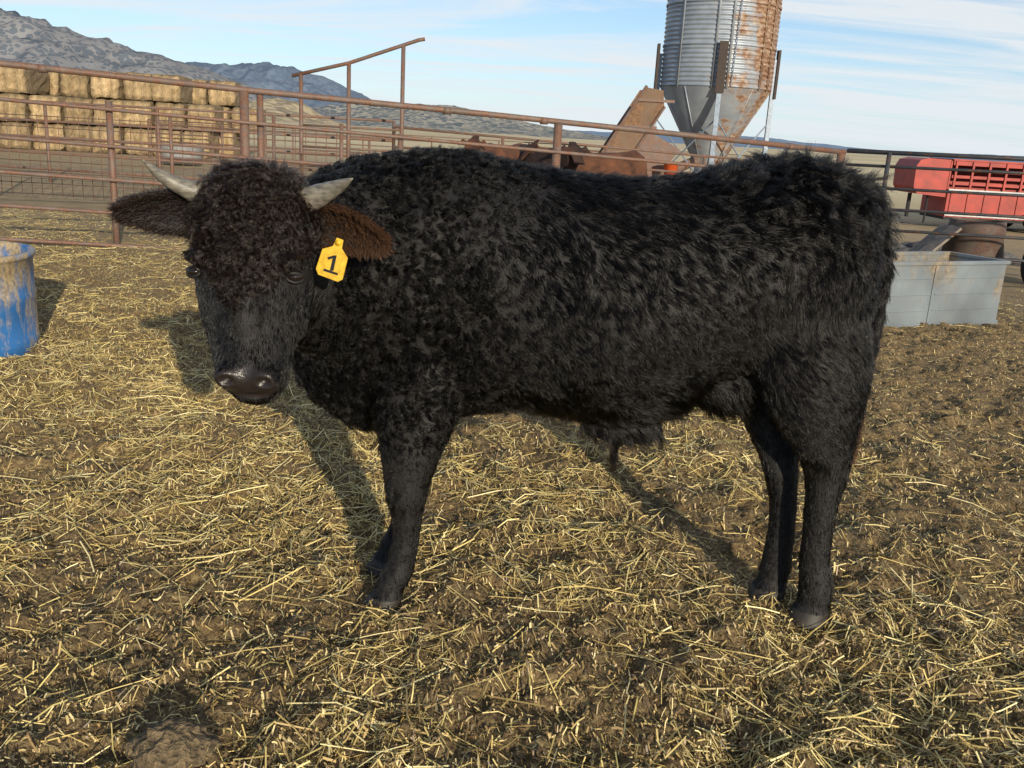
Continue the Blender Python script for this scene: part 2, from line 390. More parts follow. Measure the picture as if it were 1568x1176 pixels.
CL=CL*(.6+.8*rng.random(len(CL))); cph=rng.random(len(CL))*6.283; csg=np.where(rng.random(len(CL))<.5,-1,1)
CD=unit(CD+(rng.random(CD.shape)-.5)*.3)
kd=kdtree.KDTree(len(CP))
for i,p in enumerate(CP): kd.insert(p,i)
kd.balance()
NS=300000
P,N=sample(NS,1+2.0*isHead(A)+1.2*((A[:,1]<2.8)))
keep=(P[:,2]>.05)&~nosemask(P)
for ex in (-.764,-.526): keep&=~(((P[:,0]-ex)**2/.030**2+(P[:,2]-1.047)**2/.020**2<1)&(P[:,1]<2.3))
P=P[keep];N=N[keep];n=len(P)
ci=np.array([kd.find(p)[1] for p in P])
NP=6
def strands(P,N,D,L,cr,turns,ph,sg,Rc,k,jit=.12):
    n=len(P); s=np.linspace(0,1,NP)
    up=unit(np.cross(D,N)); vp=np.cross(D,up)
    Q=np.zeros((n,NP,3))
    rj=(rng.random((n,3))-.5)*jit
    for j,t in enumerate(s):
        an=ph+sg*turns*6.283*t
        off=(np.cos(an)-np.cos(ph))[:,None]*up+(np.sin(an)-np.sin(ph))[:,None]*vp
        cl=Rc+D*(L*t)[:,None]+off*(cr*min(1,t*1.6+.0))[:,None]
        Q[:,j]=cl+(P-Rc)*(1-k*t)[:,None]+rj*(L*t)[:,None]
    return Q
D=CD[ci];L=CL[ci]*(.7+.5*rng.random(n))
frx=sst(-P[:,0],-.05,.25)
k=np.where(isHead(P),.82,.12+.3*frx+(.35)*vn(P[:,0]*9,P[:,1]*9,P[:,2]*9,61))
fine_=(L<.014); k[fine_]=.1
Q=strands(P,N,D,L,CR[ci],CT[ci],cph[ci],csg[ci],CP[ci],k,.32)
def hairmat(name,c,tip,rough=.42,spec=.5):
    m=NT(name); h=m.n('ShaderNodeHairInfo'); mixc=m.mix(h.outputs['Intercept'],c,tip)
    v=m.ramp(h.outputs['Random'],[(0,.55),(1,1.35)]); m.col(m.mix(1.0,mixc,v,'MULTIPLY')); m.set(Roughness=rough); m.b.inputs['Specular IOR Level'].default_value=spec
    return m.mat
def hairmat2(name,c,rough=.28,ior=1.36):
    m=NT(name); h=m.n('ShaderNodeBsdfHairPrincipled'); h.parametrization='COLOR'
    h.inputs['Color'].default_value=(c[0],c[1],c[2],1); h.inputs['Roughness'].default_value=rough; h.inputs['Radial Roughness'].default_value=.35; h.inputs['Random Roughness'].default_value=.4
    h.inputs['IOR'].default_value=ior
    m.l(h.outputs[0],m.out.inputs[0]); return m.mat
def mkhair(name,Q,r0,r1,mat):
    n,npnt,_=Q.shape
    cu=bpy.data.hair_curves.new(name)
    cu.add_curves([npnt]*n)
    cu.attributes['position'].data.foreach_set('vector',np.ascontiguousarray(Q,np.float32).ravel())
    ra=cu.attributes.get('radius') or cu.attributes.new('radius','FLOAT','POINT')
    rr=np.tile(np.linspace(r0,r1,npnt),n).astype(np.float32); ra.data.foreach_set('value',rr)
    cu.materials.append(mat)
    o=bpy.data.objects.new(name,cu); S.collection.objects.link(o); o.parent=bull; return o
M_hair=hairmat2('black_coat',(.0020,.0017,.0015),.18,1.34)
M_brown=hairmat('brown_hair',(.02,.011,.006),(.12,.058,.028))
M_hbrow=hairmat2('forelock_hair',(.009,.0055,.004),.24,1.42)
hd=isHead(P)&(curlmask(P[:,0],P[:,2])>.3)
mkhair('coat_hair',Q[~hd],.00055,.0002,M_hair)
mkhair('curly_poll_hair',Q[hd],.00055,.00025,M_hbrow)
def tuft(name,c,rad,n,dirv,L,mat,spread=.3):
    P=np.array(c)+(rng.random((n,3))-.5)*rad; s=np.linspace(0,1,NP); Lr=L*(.5+.5*rng.random(n))
    d=unit(np.array(dirv)+(rng.random((n,3))-.5)*spread); w=(rng.random((n,3))-.5)*.02
    Q=np.stack([P+d*(Lr*t)[:,None]+w*math.sin(t*5)*t+np.array([0,0,-.02])*t*t for t in s],1)
    mkhair(name,Q,.0006,.0002,mat)
tuft('tail_switch',(1.040,2.63,.70),(.03,.03,.12),1500,(-.06,0,-1),.17,hairmat('switch_hair',(.006,.0045,.004),(.08,.034,.014)),.16)
tuft('sheath_tuft',(.335,2.74,.51),(.02,.02,.02),160,(0.0,0,-1),.14,M_hair,.14)
# horns
m=NT('horn_mat')
n=m.noise(45,5,m.coord((1,1,2.5))); hc=m.ramp(n,[(.3,(.08,.072,.06)),(.7,(.24,.22,.175))])
m.col(hc); m.set(Roughness=.42); m.bump(n,.5,.004); M_horn=m.mat
def bez(p0,p1,p2,t): return tuple((1-t)**2*a+2*t*(1-t)*b_+t*t*c for a,b_,c in zip(p0,p1,p2))
b=MB()
for p0,p1,p2,r in (((-.725,2.27,1.205),(-.86,2.25,1.228),(-.888,2.18,1.295),.033),((-.555,2.27,1.202),(-.455,2.25,1.245),(-.402,2.20,1.278),.038)):
    T=[i/24 for i in range(25)]
    b.tube([bez(p0,p1,p2,t) for t in T],[max(.002,r*(1-t)**.75*(1+.035*math.sin(t*38)*(1-t))) for t in T],18)
b.obj('horns',M_horn,parent=bull)
# ears
def ear(name,base,tip,width,cup,openv,droop,hn,hm):
    base=Vector(base);tip=Vector(tip);ax=(tip-base);Ln=ax.length;ax.normalize(); op=Vector(openv); op=(op-ax*op.dot(ax)).normalized(); w=ax.cross(op).normalized()
    nu,nvv=16,13;v=[]
    for i in range(nu+1):
        t=i/nu; wd=width*(math.sin(math.pi*min(1,(.13+.87*t)**.8))**.7 if t<1 else 0)+.004
        for j in range(nvv):
            a=(j/(nvv-1)*2-1)
            p=base+ax*(Ln*t)+w*(wd*math.sin(a*1.25)/math.sin(1.25))-op*(wd*cup*(math.cos(a*1.25)))+Vector((0,0,-droop*t*t))
            v.append(p)
    f=[(i*nvv+j,i*nvv+j+1,(i+1)*nvv+j+1,(i+1)*nvv+j) for i in range(nu) for j in range(nvv-1)]
    b=MB();b.add(v,f); o=b.obj(name,skin,parent=bull); sm=o.modifiers.new('s','SOLIDIFY'); sm.thickness=.006; sm.offset=0
    Vn=np.array([tuple(p) for p in v]).reshape(nu+1,nvv,3)
    for nm,inner,mat,cnt,LL in ((name+'_outer_hair',0,M_hair,9000,.016),(name+'_inner_hair',1,hm,hn,.024)):
        tt=rng.random(cnt)**.8*nu*.999; aa=rng.random(cnt)*(nvv-1)*.999
        if inner:
            tt=rng.random(cnt)**.6*nu*.999
            e=rng.random(cnt)<.45; aa=np.where(e,np.where(rng.random(cnt)<.5,rng.random(cnt)*2,(nvv-1)-.001-rng.random(cnt)*2),aa)
        i0=tt.astype(int);j0=aa.astype(int);fi=(tt-i0)[:,None];fj=(aa-j0)[:,None]
        P=(Vn[i0,j0]*(1-fi)+Vn[i0+1,j0]*fi)*(1-fj)+(Vn[i0,j0+1]*(1-fi)+Vn[i0+1,j0+1]*fi)*fj
        opn=np.array(op); sgn=1 if inner else -1
        out=np.array(w)[None,:]*((aa/(nvv-1)*2-1)*(.9 if not inner else .3))[:,None]
        N=unit(opn*sgn*(.5)+out); D=unit(np.array(ax)*.8+N*.6+(rng.random((cnt,3))-.5)*.8)
        P=P+N*.003
        Q=strands(P,N,D,LL*(.4+rng.random(cnt)),np.full(cnt,.0025),np.full(cnt,.8),rng.random(cnt)*6,np.ones(cnt),P,np.zeros(cnt))
        mkhair(nm,Q,.0006,.00025,mat)
M_earL=hairmat('ear_dark_hair',(.006,.0045,.004),(.028,.014,.009))
ear('ear',(-.745,2.30,1.155),(-.985,2.25,1.172),.050,.5,(.25,-1,-.35),.008,2600,M_earL)
ear('ear_tagged',(-.535,2.30,1.160),(-.325,2.24,1.136),.050,.6,(-.1,-1,-.3),.012,3400,M_brown)
# eyes
m=NT('eye_mat'); m.col((.012,.008,.006)); m.set(Roughness=.05); M_eye=m.mat
b=MB()
for sx in (-1,1):
    b.ell((-.645+sx*.117,2.147,1.046),(.021,.021,.015),24)
b.obj('eyes',M_eye,parent=bull)
b=MB()
for sx in (-1,1):
    cx=-.645+sx*.117
    for k in (0,1):
        pts=[]
        for i in range(9):
            a=math.pi*k+(i/8)*math.pi; ox=.023*math.cos(a); oz=(.0105 if k==0 else .0115)*math.sin(a)-.09*sx*ox*.8
            pts.append((cx+ox*.8+sx*.003,2.1315+sx*ox*.35+abs(ox)*.25,1.046+oz))
        b.tube(pts,[.0015,.003,.004,.0045,.0045,.0045,.004,.003,.0015],8)
b.obj('eyelids',simple('eyelid_skin',(.006,.005,.0045),.6),parent=bull)
# ear tag
tag=[(-.008,.062),(.010,.062),(.012,.040),(.034,.022),(.037,-.035),(.027,-.045),(-.028,-.045),(-.038,-.033),(-.036,.022),(-.012,.038)]
Rm=Matrix.Rotation(math.radians(16),4,'Y')@Matrix.Rotation(math.radians(-8),4,'Z')
b=MB()
def flat(pts,y0,y1,mi):
    n=len(pts); v=[(x,y0,z) for x,z in pts]+[(x,y1,z) for x,z in pts]
    b.add(v,[tuple(range(n)),tuple(range(n,2*n))[::-1]]+[(i,(i+1)%n,n+(i+1)%n,n+i)[::-1] for i in range(n)],mi)
flat(tag,-.0015,.0015,0)
flat([(-.004,.016),(.005,.019),(.008,-.022),(-.001,-.024),(-.003,.008)],-.0028,-.0017,1)
flat([(-.003,.0161),(-.002,.009),(-.013,.001),(-.017,.006)],-.0028,-.0017,1)
flat([(-.017,-.0245),(.021,-.0235),(.022,-.029),(-.018,-.031)],-.0028,-.0017,1)
o=b.obj('ear_tag',[simple('tag_yellow',(.66,.41,.035),.45,var=.25,scale=60,bump=.1),simple('marker_black',(.01,.01,.015),.5)],False,bull)
b2=MB(); b2.tube([(0,.006,.052),(0,-.006,.052)],.008,14)
s2=b2.obj('tag_stud',simple('stud_yellow',(.7,.42,.02),.4),True,bull)
for q in (o,s2): q.matrix_local=Matrix.Translation((-.443,2.178,1.082))@Rm@Matrix.Scale(.93,4)
# ------------------------------------------------------------ distant brown cattle
def steer(name,loc,rot,sc,matc):
    b=MB()
    b.loft([((x,0,(t+q)/2),(0,0,(t-q)/2),(0,w,0)) for x,t,q,w in [(-.72,1.15,.85,.08),(-.65,1.22,.68,.17),(-.4,1.27,.55,.25),(0,1.22,.52,.3),(.4,1.24,.58,.28),(.65,1.28,.7,.25),(.78,1.2,.8,.16),(.83,1.05,.9,.06)]],20)
    b.loft([((-.55,0,1.0),(0,0,.25),(.02,.16,0)),((-.8,0,1.08),(0,0,.18),(.02,.12,0)),((-.95,0,1.18),(0,0,.13),(.02,.1,0))],16)
    b.loft([((-.88,0,1.30),(.06,0,.08),(0,.09,0)),((-1.0,0,1.2),(.06,0,.1),(0,.11,0)),((-1.12,0,1.05),(.05,0,.07),(0,.08,0)),((-1.22,0,.92),(.04,0,.06),(0,.065,0)),((-1.25,0,.88),(.02,0,.03),(0,.03,0))],16)
    for sy in (-1,1):
        b.loft([((-.93,sy*.07,1.25),(.03,0,0),(0,0,.03)),((-.92,sy*.17,1.26),(.02,0,0),(0,0,.055)),((-.9,sy*.27,1.22),(.01,0,0),(0,0,.015))],10)
        b.loft([((x,sy*.17,z),(r,0,0),(0,r*.8,0)) for x,z,r in [(-.45,.8,.12),(-.46,.6,.08),(-.46,.4,.055),(-.46,.2,.035),(-.47,.08,.045),(-.48,0,.05)]],12)
        b.loft([((x,sy*.17,z),(r,0,0),(0,r*.7,0)) for x,z,r in [(.6,.95,.18),(.63,.72,.13),(.70,.5,.06),(.68,.3,.04),(.68,.1,.045),(.66,0,.05)]],12)
    b.tube([(.8,0,1.15),(.87,0,.9),(.86,0,.5)],[.03,.02,.03],8)
    o=b.obj(name,matc); md=o.modifiers.new('r','REMESH'); md.mode='VOXEL'; md.voxel_size=.025; md.use_smooth_shade=True
    o.location=loc; o.rotation_euler=(0,0,rot); o.scale=(sc,)*3
M_cow=simple('brown_coat',(.085,.032,.014),.9,var=.7,scale=5,bump=.8,bd=.04)
M_cow2=simple('dark_brown_coat',(.03,.013,.008),.9,var=.7,scale=5,bump=.8,bd=.04)
steer('brown_steer',(-.35,14.2,Hf(-.3,14.2)),1.15,1.02,M_cow)
steer('brown_steer',(.28,14.0,Hf(.3,14.0)),2.0,1.05,M_cow2)
steer('brown_steer',(1.05,14.4,Hf(1.0,14.4)),.35,1.08,M_cow)
# ------------------------------------------------------------ fences
def fy(x): return 9.5+(x+5.5)*.263
b=MB()
def topz(x): return 1.80-.042*(x+5.5) if x>-5.5 else 1.80
hx=[1.80,1.47,1.10,.75,.41,.07]
def rz(h,x): return h+(topz(x)-1.80)*1.0
xsf=[-11,-8,-5.5,-3,-.5,2,4.05]
for i,h in enumerate(hx):
    b.tube([(x,fy(x)-(.0 if i==0 else .05),rz(h,x)+random.uniform(-.012,.012)) for x in xsf],.034 if i==0 else .021,10)
for x in (-9.8,-6.6,-3.02,.37,4.0): b.tube([(x,fy(x),-.5),(x,fy(x),topz(x)-.02)],.05,12)
b.tube([(-2.87,fy(-2.87)+.03,-.3),(-2.87,fy(-2.87)+.03,1.66)],.035,10)
b.tube([(-4.33,fy(-4.33)+.02,-.3),(-4.33,fy(-4.33)+.02,1.5)],.035,10)
for x in (-1.4,2.2): b.tube([(x,fy(x),-.4),(x,fy(x),topz(x)-.3)],.03,10)
for x in (-7.2,-4.9,-.9,.2,3.3):
    b.tube([(x-.04,fy(x-.04),topz(x)),(x+.04,fy(x+.04),topz(x))],.042,10)
b.obj('pipe_fence',M_pipe)
b=MB()
for i,h in enumerate([1.44,1.27,1.0,.74,.48,.2]):
    b.tube([(4.07,12.0,h-.02),(6.5,11.6,h),(9.5,11.2,h),(13,10.8,h)],.028 if i==0 else .019,8)
for x,y in ((4.55,11.85),(6.9,11.55),(9.4,11.2)): b.tube([(x,y,-.5),(x,y,1.43)],.03,8)
b.obj('livestock_panel',M_pipe2)
def farfence(name,p0,p1,hs,npost,r=.026,mat=M_pipe,hp=0):
    b=MB(); p0=Vector(p0);p1=Vector(p1)
    for h in hs: b.tube([p0+Vector((0,0,h)),p1+Vector((0,0,h))],r,6)
    for i in range(npost+1):
        q=p0.lerp(p1,i/npost); b.tube([q-Vector((0,0,.5)),q+Vector((0,0,max(hs)+hp))],r*1.25,6)
    b.obj(name,mat)
farfence('corral_fence',(-16,19,0),(-2.4,17.2,0),[.25,.55,.85,1.15,1.5],6)
farfence('corral_fence',(-2.4,17.2,0),(5.5,19,-.3),[.35,.7,1.05,1.4],4)
farfence('corral_fence',(-9,23,0),(3.5,26,-.1),[.35,.75,1.15],5)
farfence('corral_fence',(-12,30,0),(8,33,-.1),[.4,.8,1.2],9,.02)
b=MB()
for i in range(34):
    x=-8.2+i*.16; b.tube([(x,14.6,.05),(x,14.6,1.3)],.006,4)
for k in range(8): b.tube([(-8.3,14.6,.08+k*.17),(-2.85,14.6,.08+k*.17)],.006,4)
for x in (-8.3,-5.5,-2.85): b.tube([(x,14.62,-.1),(x,14.62,1.4)],.03,8)
b.obj('wire_panel_fence',M_pipe)
b=MB()
b.tube([(-3.95,16,2.13),(-3.0,16,2.38),(-1.85,16,2.80),(-1.75,16,2.82)],.03,8)
for x,z in ((-3.8,2.16),(-3.0,2.37),(-2.1,2.70)): b.tube([(x,16,-.1),(x,16,z)],.035,8)
for z in (.5,1.0,1.35): b.tube([(-3.8,16,z),(-2.1,16,z)],.022,6)
b.obj('loading_chute_frame',M_pipe)
# ------------------------------------------------------------ water trough
b=MB()
p0=Vector((2.05,7.18,0));p1=Vector((4.40,8.31,0)); ax=(p1-p0).normalized(); nr=Vector((-ax.y,ax.x,0)); L=(p1-p0).length
zb=float(large(np.array([3.5]),np.array([7.9]))[0])-.03
Rz=Matrix.Rotation(math.atan2(ax.y,ax.x),3,'Z'); W=.62;Hh=.58
def tb(l0,l1,w0,w1,z0,z1,mi=0):
    c=p0+ax*(l0+l1)/2+nr*(w0+w1)/2; b.box((c.x,c.y,zb+(z0+z1)/2),(l1-l0,w1-w0,z1-z0),mi,Rz)
tb(0,L,0,.012,.04,Hh-.02); tb(0,L,W-.012,W,.04,Hh-.02); tb(0,.012,.0125,W-.0125,.04,Hh-.02); tb(L-.012,L,.0125,W-.0125,.04,Hh-.02); tb(.0125,L-.0125,.0125,W-.0125,.06,.075)
tb(-.02,L+.02,-.022,.018,Hh-.019,Hh+.012); tb(-.02,L+.02,W-.018,W+.022,Hh-.019,Hh+.012); tb(-.02,.018,.019,W-.019,Hh-.019,Hh+.012); tb(L-.018,L+.02,.019,W-.019,Hh-.019,Hh+.012)
tb(-.01,L+.01,-.014,-.001,.0,.05)
for l in (L*.33,L*.66): tb(l-.012,l+.012,-.010,-.001,.051,Hh-.02)
for z in (.16,.30,.44):
    for a0,a1 in ((.02,L*.33-.03),(L*.33+.03,L*.66-.03),(L*.66+.03,L-.02)): tb(a0,a1,-.007,-.001,z,z+.012)
b.obj('water_trough',M_galv,False,bevel=.003)
b=MB()
b.revolve((0,0,0),[(.02,.05),(.46,.05),(.47,.0),(.485,.0),(.485,.1),(.492,.12),(.485,.14),(.485,.36),(.492,.38),(.485,.40),(.485,.60),(.50,.605),(.50,.635),(.468,.635),(.468,.60),(.465,.08),(.02,.08)],64)
o=b.obj('blue_stock_tub',M_blue); o.location=(-3.33,5.20,-.05)
b=MB(); b.revolve((0,0,0),[(.02,.05),(.6,.05),(.66,.5),(.69,.5),(.69,.53),(.63,.53),(.58,.1),(.02,.1)],32); o=b.obj('white_water_tub',M_white); o.location=(-9.9,27.0,.05)
b=MB(); b.revolve((0,0,0),[(.0,.02),(.48,.02),(.50,.0),(.44,.3),(.45,.32),(.40,.62),(.42,.64),(.40,.86),(.37,.86),(.36,.1),(0,.1)],40); o=b.obj('rusty_feed_drum',rusty('drum_rust',(.10,.075,.06),(.09,.05,.035),.5,5)); o.location=(7.05,14.4,-.36)
b=MB(); b.box((0,0,0),(1.3,.25,.04)); b.box((.1,.28,-.03),(1.1,.2,.04)); o=b.obj('weathered_plank',M_wood,False); o.location=(6.15,14.1,-.05); o.rotation_euler=(.1,-.75,0.1)
b=MB()
b.revolve((0,0,0),[(.20,-.09),(.33,-.11),(.39,-.08),(.40,0),(.39,.08),(.33,.11),(.20,.09)],36,0)
b.revolve((0,0,0),[(.0,-.03),(.08,-.05),(.1,-.02),(.18,-.03),(.2,-.085),(.215,-.09)],36,1)
o=b.obj('wagon_wheel',[M_dark,M_rim]); o.rotation_euler=(math.pi/2,0,.4); o.location=(7.75,13.6,-.02)
b=MB()
for k in range(60):
    x=random.uniform(4.6,9.5);y=random.uniform(16.5,19); r=random.uniform(.08,.28)
    b.ell((x,y,Hf(x,y)+r*.2),(r*1.3,r,r*.6),10)
b.obj('rubble_pile',M_gravel)
# ------------------------------------------------------------ silo
m=NT('silo_metal')
tc=m.n('ShaderNodeTexCoord'); sp=m.n('ShaderNodeSeparateXYZ'); m.l(tc.outputs['Object'],sp.inputs[0])
stk=m.noise(1.6,8,m.coord((2.2,2.2,.45)),.7); hor=m.noise(1.2,6,m.coord((.7,.7,3.0)),.65)
mx=m.math('ADD',m.math('MULTIPLY',sp.outputs[0],.15),m.math('ADD',m.math('MULTIPLY',stk,.55),m.math('MULTIPLY',hor,.55)))
rf=m.ramp(mx,[(.55,0.0),(.66,1.0)])
rn=m.noise(7,6,m.coord((1,1,2))); rc=m.ramp(rn,[(.3,(.13,.06,.03)),(.5,(.26,.15,.09)),(.65,(.40,.31,.23)),(.8,(.5,.46,.4))])
gal=m.ramp(m.noise(2.5,5),[(.3,(.27,.31,.36)),(.7,(.42,.46,.50))])
m.col(m.mix(rf,gal,rc)); m.set(Roughness=.5); inv=m.math('SUBTRACT',1,rf); m.l(m.math('MULTIPLY',inv,.4),m.b.inputs['Metallic']); M_silo=m.mat
silo=empty('grain_silo')
SX,SY,R0=4.64,24.0,1.36
b=MB(); prof=[(.30,.72),(.30,.85)]
for i in range(9): prof.append((.30+(R0-.30)*i/8*1.0,.86+1.86*i/8))
b.revolve((0,0,0),prof,64)
prof=[];z=2.73
while z<7.6: prof.append((R0+.014*math.sin((z-2.73)/.105*2*math.pi),z)); z+=.0175
b.revolve((0,0,0),prof,72)
b.revolve((0,0,0),[(R0+.06,7.58),(R0+.06,7.62),(.35,8.4),(.35,8.5),(.0,8.55)],48)
for z in (3.66,4.6,5.55): b.revolve((0,0,0),[(R0+.016,z),(R0+.024,z+.01),(R0+.024,z+.05),(R0+.016,z+.06)],72)
for k in range(6):
    a=-math.pi/2-.9+k*.45+(0.2 if k%2 else 0); b.box(((R0+.02)*math.cos(a),(R0+.02)*math.sin(a),5.1),(.02,.06,4.8),0,Matrix.Rotation(a,3,'Z'))
for k in range(10):
    a=k*math.pi/5+.2; b.tube([((.31)*math.cos(a),.31*math.sin(a),.86),((R0+.005)*math.cos(a),(R0+.005)*math.sin(a),2.72)],.012,5)
o=b.obj('bin_shell',M_silo,True,silo); o.location=(SX,SY,0)
b=MB()
for a in (math.pi,0,-math.pi/2-.12,math.pi/2):
    cx,cy=SX+(R0+.07)*math.cos(a),SY+(R0+.07)*math.sin(a)
    Rr=Matrix.Rotation(a,3,'Z')
    b.box((cx,cy,1.5),(.10,.11,4.0),0,Rr)
    b.box((cx+.055*math.cos(a),cy+.055*math.sin(a),3.15),(.06,.20,1.15),1,Rr)
    b.box((cx,cy,-.45),(.3,.3,.04),0,Rr)
for a0,a1 in ((math.pi,-math.pi/2-.12),(-math.pi/2-.12,0)):
    q=lambda a,z:(SX+(R0+.07)*math.cos(a),SY+(R0+.07)*math.sin(a),z)
    b.tube([q(a0,.3),q(a1,2.0)],.018,6,0); b.tube([q(a1,.3),q(a0,2.0)],.018,6,0)
b.tube([(SX+.1,SY-R0-.05,2.75),(SX+.16,SY-R0-.05,5.2),(SX+.16,SY-R0-.05,7.5)],.012,6,0)
b.obj('silo_legs',[simple('leg_steel',(.25,.30,.37),.5,.2),simple('bracket_rust',(.05,.035,.028),.8)],False,silo)
# auger hopper: long inclined chute, side plates, cross ribs
b=MB()
def quad(pts,th=.03,mi=0):
    a,c,d=Vector(pts[0]),Vector(pts[1]),Vector(pts[2]); n_=(c-a).cross(d-a).normalized()*th
    v=[Vector(p) for p in pts]+[Vector(p)+n_ for p in pts]; k=len(pts)
    b.add(v,[tuple(range(k))[::-1],tuple(range(k,2*k))]+[(i,(i+1)%k,k+(i+1)%k,k+i) for i in range(k)],mi)
for yy in (21.4,22.6):
    quad([(1.30,yy,.30),(1.95,yy,.28),(3.05,yy,2.15),(3.0,yy,2.50),(2.62,yy,2.55)])
quad([(1.95,21.42,.27),(3.05,21.42,2.14),(3.05,22.58,2.14),(1.95,22.58,.27)],.03,0)
quad([(1.9,21.38,.2),(2.9,21.38,.45),(3.5,21.38,1.25),(2.75,21.38,1.62)],.03,1)
quad([(1.9,22.6,.2),(2.9,22.6,.45),(3.5,22.6,1.25),(2.75,22.6,1.62)],.03,1)
for t in (.12,.38,.64,.9):
    x=1.30+1.32*t; z=.32+2.23*t; b.box((x+.35,21.35,z-.05),(.85,.05,.06),1)
b.tube([(1.28,21.34,.30),(2.62,21.34,2.58)],.035,8,1); b.tube([(1.95,21.34,.28),(3.06,21.34,2.16)],.03,8,1)
b.tube([(2.2,22,.2),(4.3,23.6,1.0)],.12,12,1)
for x in (1.5,2.4,3.3): b.tube([(x,21.5,-.5),(x,21.5,.5)],.05,8,1)
b.obj('grain_auger_hopper',[M_rust,M_pipe],False)
b=MB(); b.revolve((0,0,0),[(0,0),(.13,0),(.16,.34),(.17,.34),(.17,.36),(.14,.36),(.12,.03),(0,.03)],20); o=b.obj('orange_bucket',simple('orange_plastic',(.8,.13,.03),.5)); o.location=(3.25,20.9,.62)
# ------------------------------------------------------------ hay stack
m=NT('hay_mat'); n1=m.noise(7,6,m.coord((1.6,1.6,.3)),.7); n2=m.noise(50,4,m.coord((1,1,.15)))
c=m.ramp(n1,[(.25,(.20,.125,.055)),(.5,(.50,.36,.19)),(.75,(.68,.54,.34))]); c=m.mix(.4,c,m.ramp(n2,[(.35,(.22,.14,.065)),(.65,(.72,.59,.38))]))
a=m.n('ShaderNodeAttribute',attribute_name='col'); c=m.mix(1.0,c,a.outputs['Color'],'MULTIPLY'); m.col(c); m.set(Roughness=.9); m.bump(n1,1,.08); M_hay=m.mat
HV=[];HF=[];HC=[]
def bale(cx,cy,cz,w,d,h,ang):
    n=7; ca,sa=math.cos(ang),math.sin(ang); col=random.uniform(.68,1.2); idx={}
    for i in range(n):
        for j in range(n):
            for k in range(n):
                if 0<i<n-1 and 0<j<n-1 and 0<k<n-1: continue
                u,v,q=[(t/(n-1)*2-1) for t in (i,j,k)]
                e=1-.04*((abs(u)>.9)+(abs(v)>.9)+(abs(q)>.9)-1)
                x=u*w/2*e+random.uniform(-.03,.03);y=v*d/2*e+random.uniform(-.05,.05);z=q*h/2*e+random.uniform(-.025,.025)
                if i in (2,4): y*=.97
                idx[(i,j,k)]=len(HV); HV.append((cx+x*ca-y*sa,cy+x*sa+y*ca,cz+z))
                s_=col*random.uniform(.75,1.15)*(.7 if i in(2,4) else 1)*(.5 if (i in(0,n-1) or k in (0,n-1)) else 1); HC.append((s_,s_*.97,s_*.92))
    for fx in range(3):
        for side in (0,n-1):
            for p in range(n-1):
                for r_ in range(n-1):
                    def g(a_,b_):
                        t=[0,0,0]; t[fx]=side; o2=[k for k in range(3) if k!=fx]; t[o2[0]]=a_; t[o2[1]]=b_; return idx[tuple(t)]
                    HF.append((g(p,r_),g(p+1,r_),g(p+1,r_+1),g(p,r_+1)))
hang=.16
for row in range(2):
    for tier in range(3):
        x=-24.5
        while x<-11.0-(.9 if tier==2 and row==0 else 0):
            w=random.uniform(.92,1.02)
            yb=31.5+(x+23.5)*math.tan(hang)+row*2.5
            if not(tier==2 and random.random()<.08): bale(x+w/2,yb+random.uniform(-.16,.16),.44+tier*.90,w-.02,2.3,.88,hang+random.uniform(-.02,.02))
            x+=w
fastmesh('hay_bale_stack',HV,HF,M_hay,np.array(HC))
# ------------------------------------------------------------ trailer
tr=empty('red_livestock_trailer')
b=MB()
x0,x1,y0,y1,zb_,zt=15.0,21.8,33.2,35.2,-.62,1.32
b.box(((x0+x1)/2,y0,(zb_+.35)/2),(x1-x0,.05,.35-zb_),0)
b.box(((x0+x1)/2,y1,(zb_+zt)/2),(x1-x0,.05,zt-zb_),0)
b.box(((x0+x1)/2,(y0+y1)/2,zb_-.05),(x1-x0,y1-y0+.04,.1),1)
b.box(((x0+x1)/2+.02,(y0+y1)/2,zt+.03),(x1-x0,y1-y0+.08,.06),0)
b.box((x0,(y0+y1)/2,(zb_+zt)/2),(.05,y1-y0-.06,zt-zb_-.01),0)
b.box((x1,(y0+y1)/2,(zb_+zt)/2),(.05,y1-y0-.06,zt-zb_-.01),0)
for k in range(12):
    x=x0+.15+k*(x1-x0-.3)/11; b.box((x,y0-.045,(zb_+zt)/2),(.07,.035,zt-zb_-.02),0)
for z in (.55,.78,1.01): b.box(((x0+x1)/2,y0-.002,z),(x1-x0-.1,.03,.10),0)
b.box(((x0+x1)/2,y0-.002,1.24),(x1-x0-.1,.03,.14),0)
b.box(((x0+x1)/2,y0-.067,.33),(x1-x0,.008,.05),2); b.box(((x0+x1)/2,y0-.067,-.55),(x1-x0,.008,.06),2)
pr=[(15.0,1.34),(14.2,1.36),(13.9,1.28),(13.78,1.05),(13.8,.35),(13.95,.12),(15.0,.05)]
n=len(pr); v=[(x,y0+.05,z) for x,z in pr]+[(x,y1-.05,z) for x,z in pr]
b.add(v,[tuple(range(n)),tuple(range(n,2*n))[::-1]]+[(i,(i+1)%n,n+(i+1)%n,n+i)[::-1] for i in range(n)],0)
b.tube([(14.1,34.2,.1),(14.1,34.2,-.75)],.07,10,1); b.box((14.1,34.2,-.98),(.25,.25,.04),1)
b.tube([(14.5,33.6,.1),(14.5,33.6,-.9)],.04,8,1)
b.box((18.8,y0-.25,-.42),(2.0,.35,.05),0)
b.obj('trailer_body',[M_redpaint,M_dark,simple('white_stripe',(.5,.5,.5),.5)],False,tr)
b=MB()
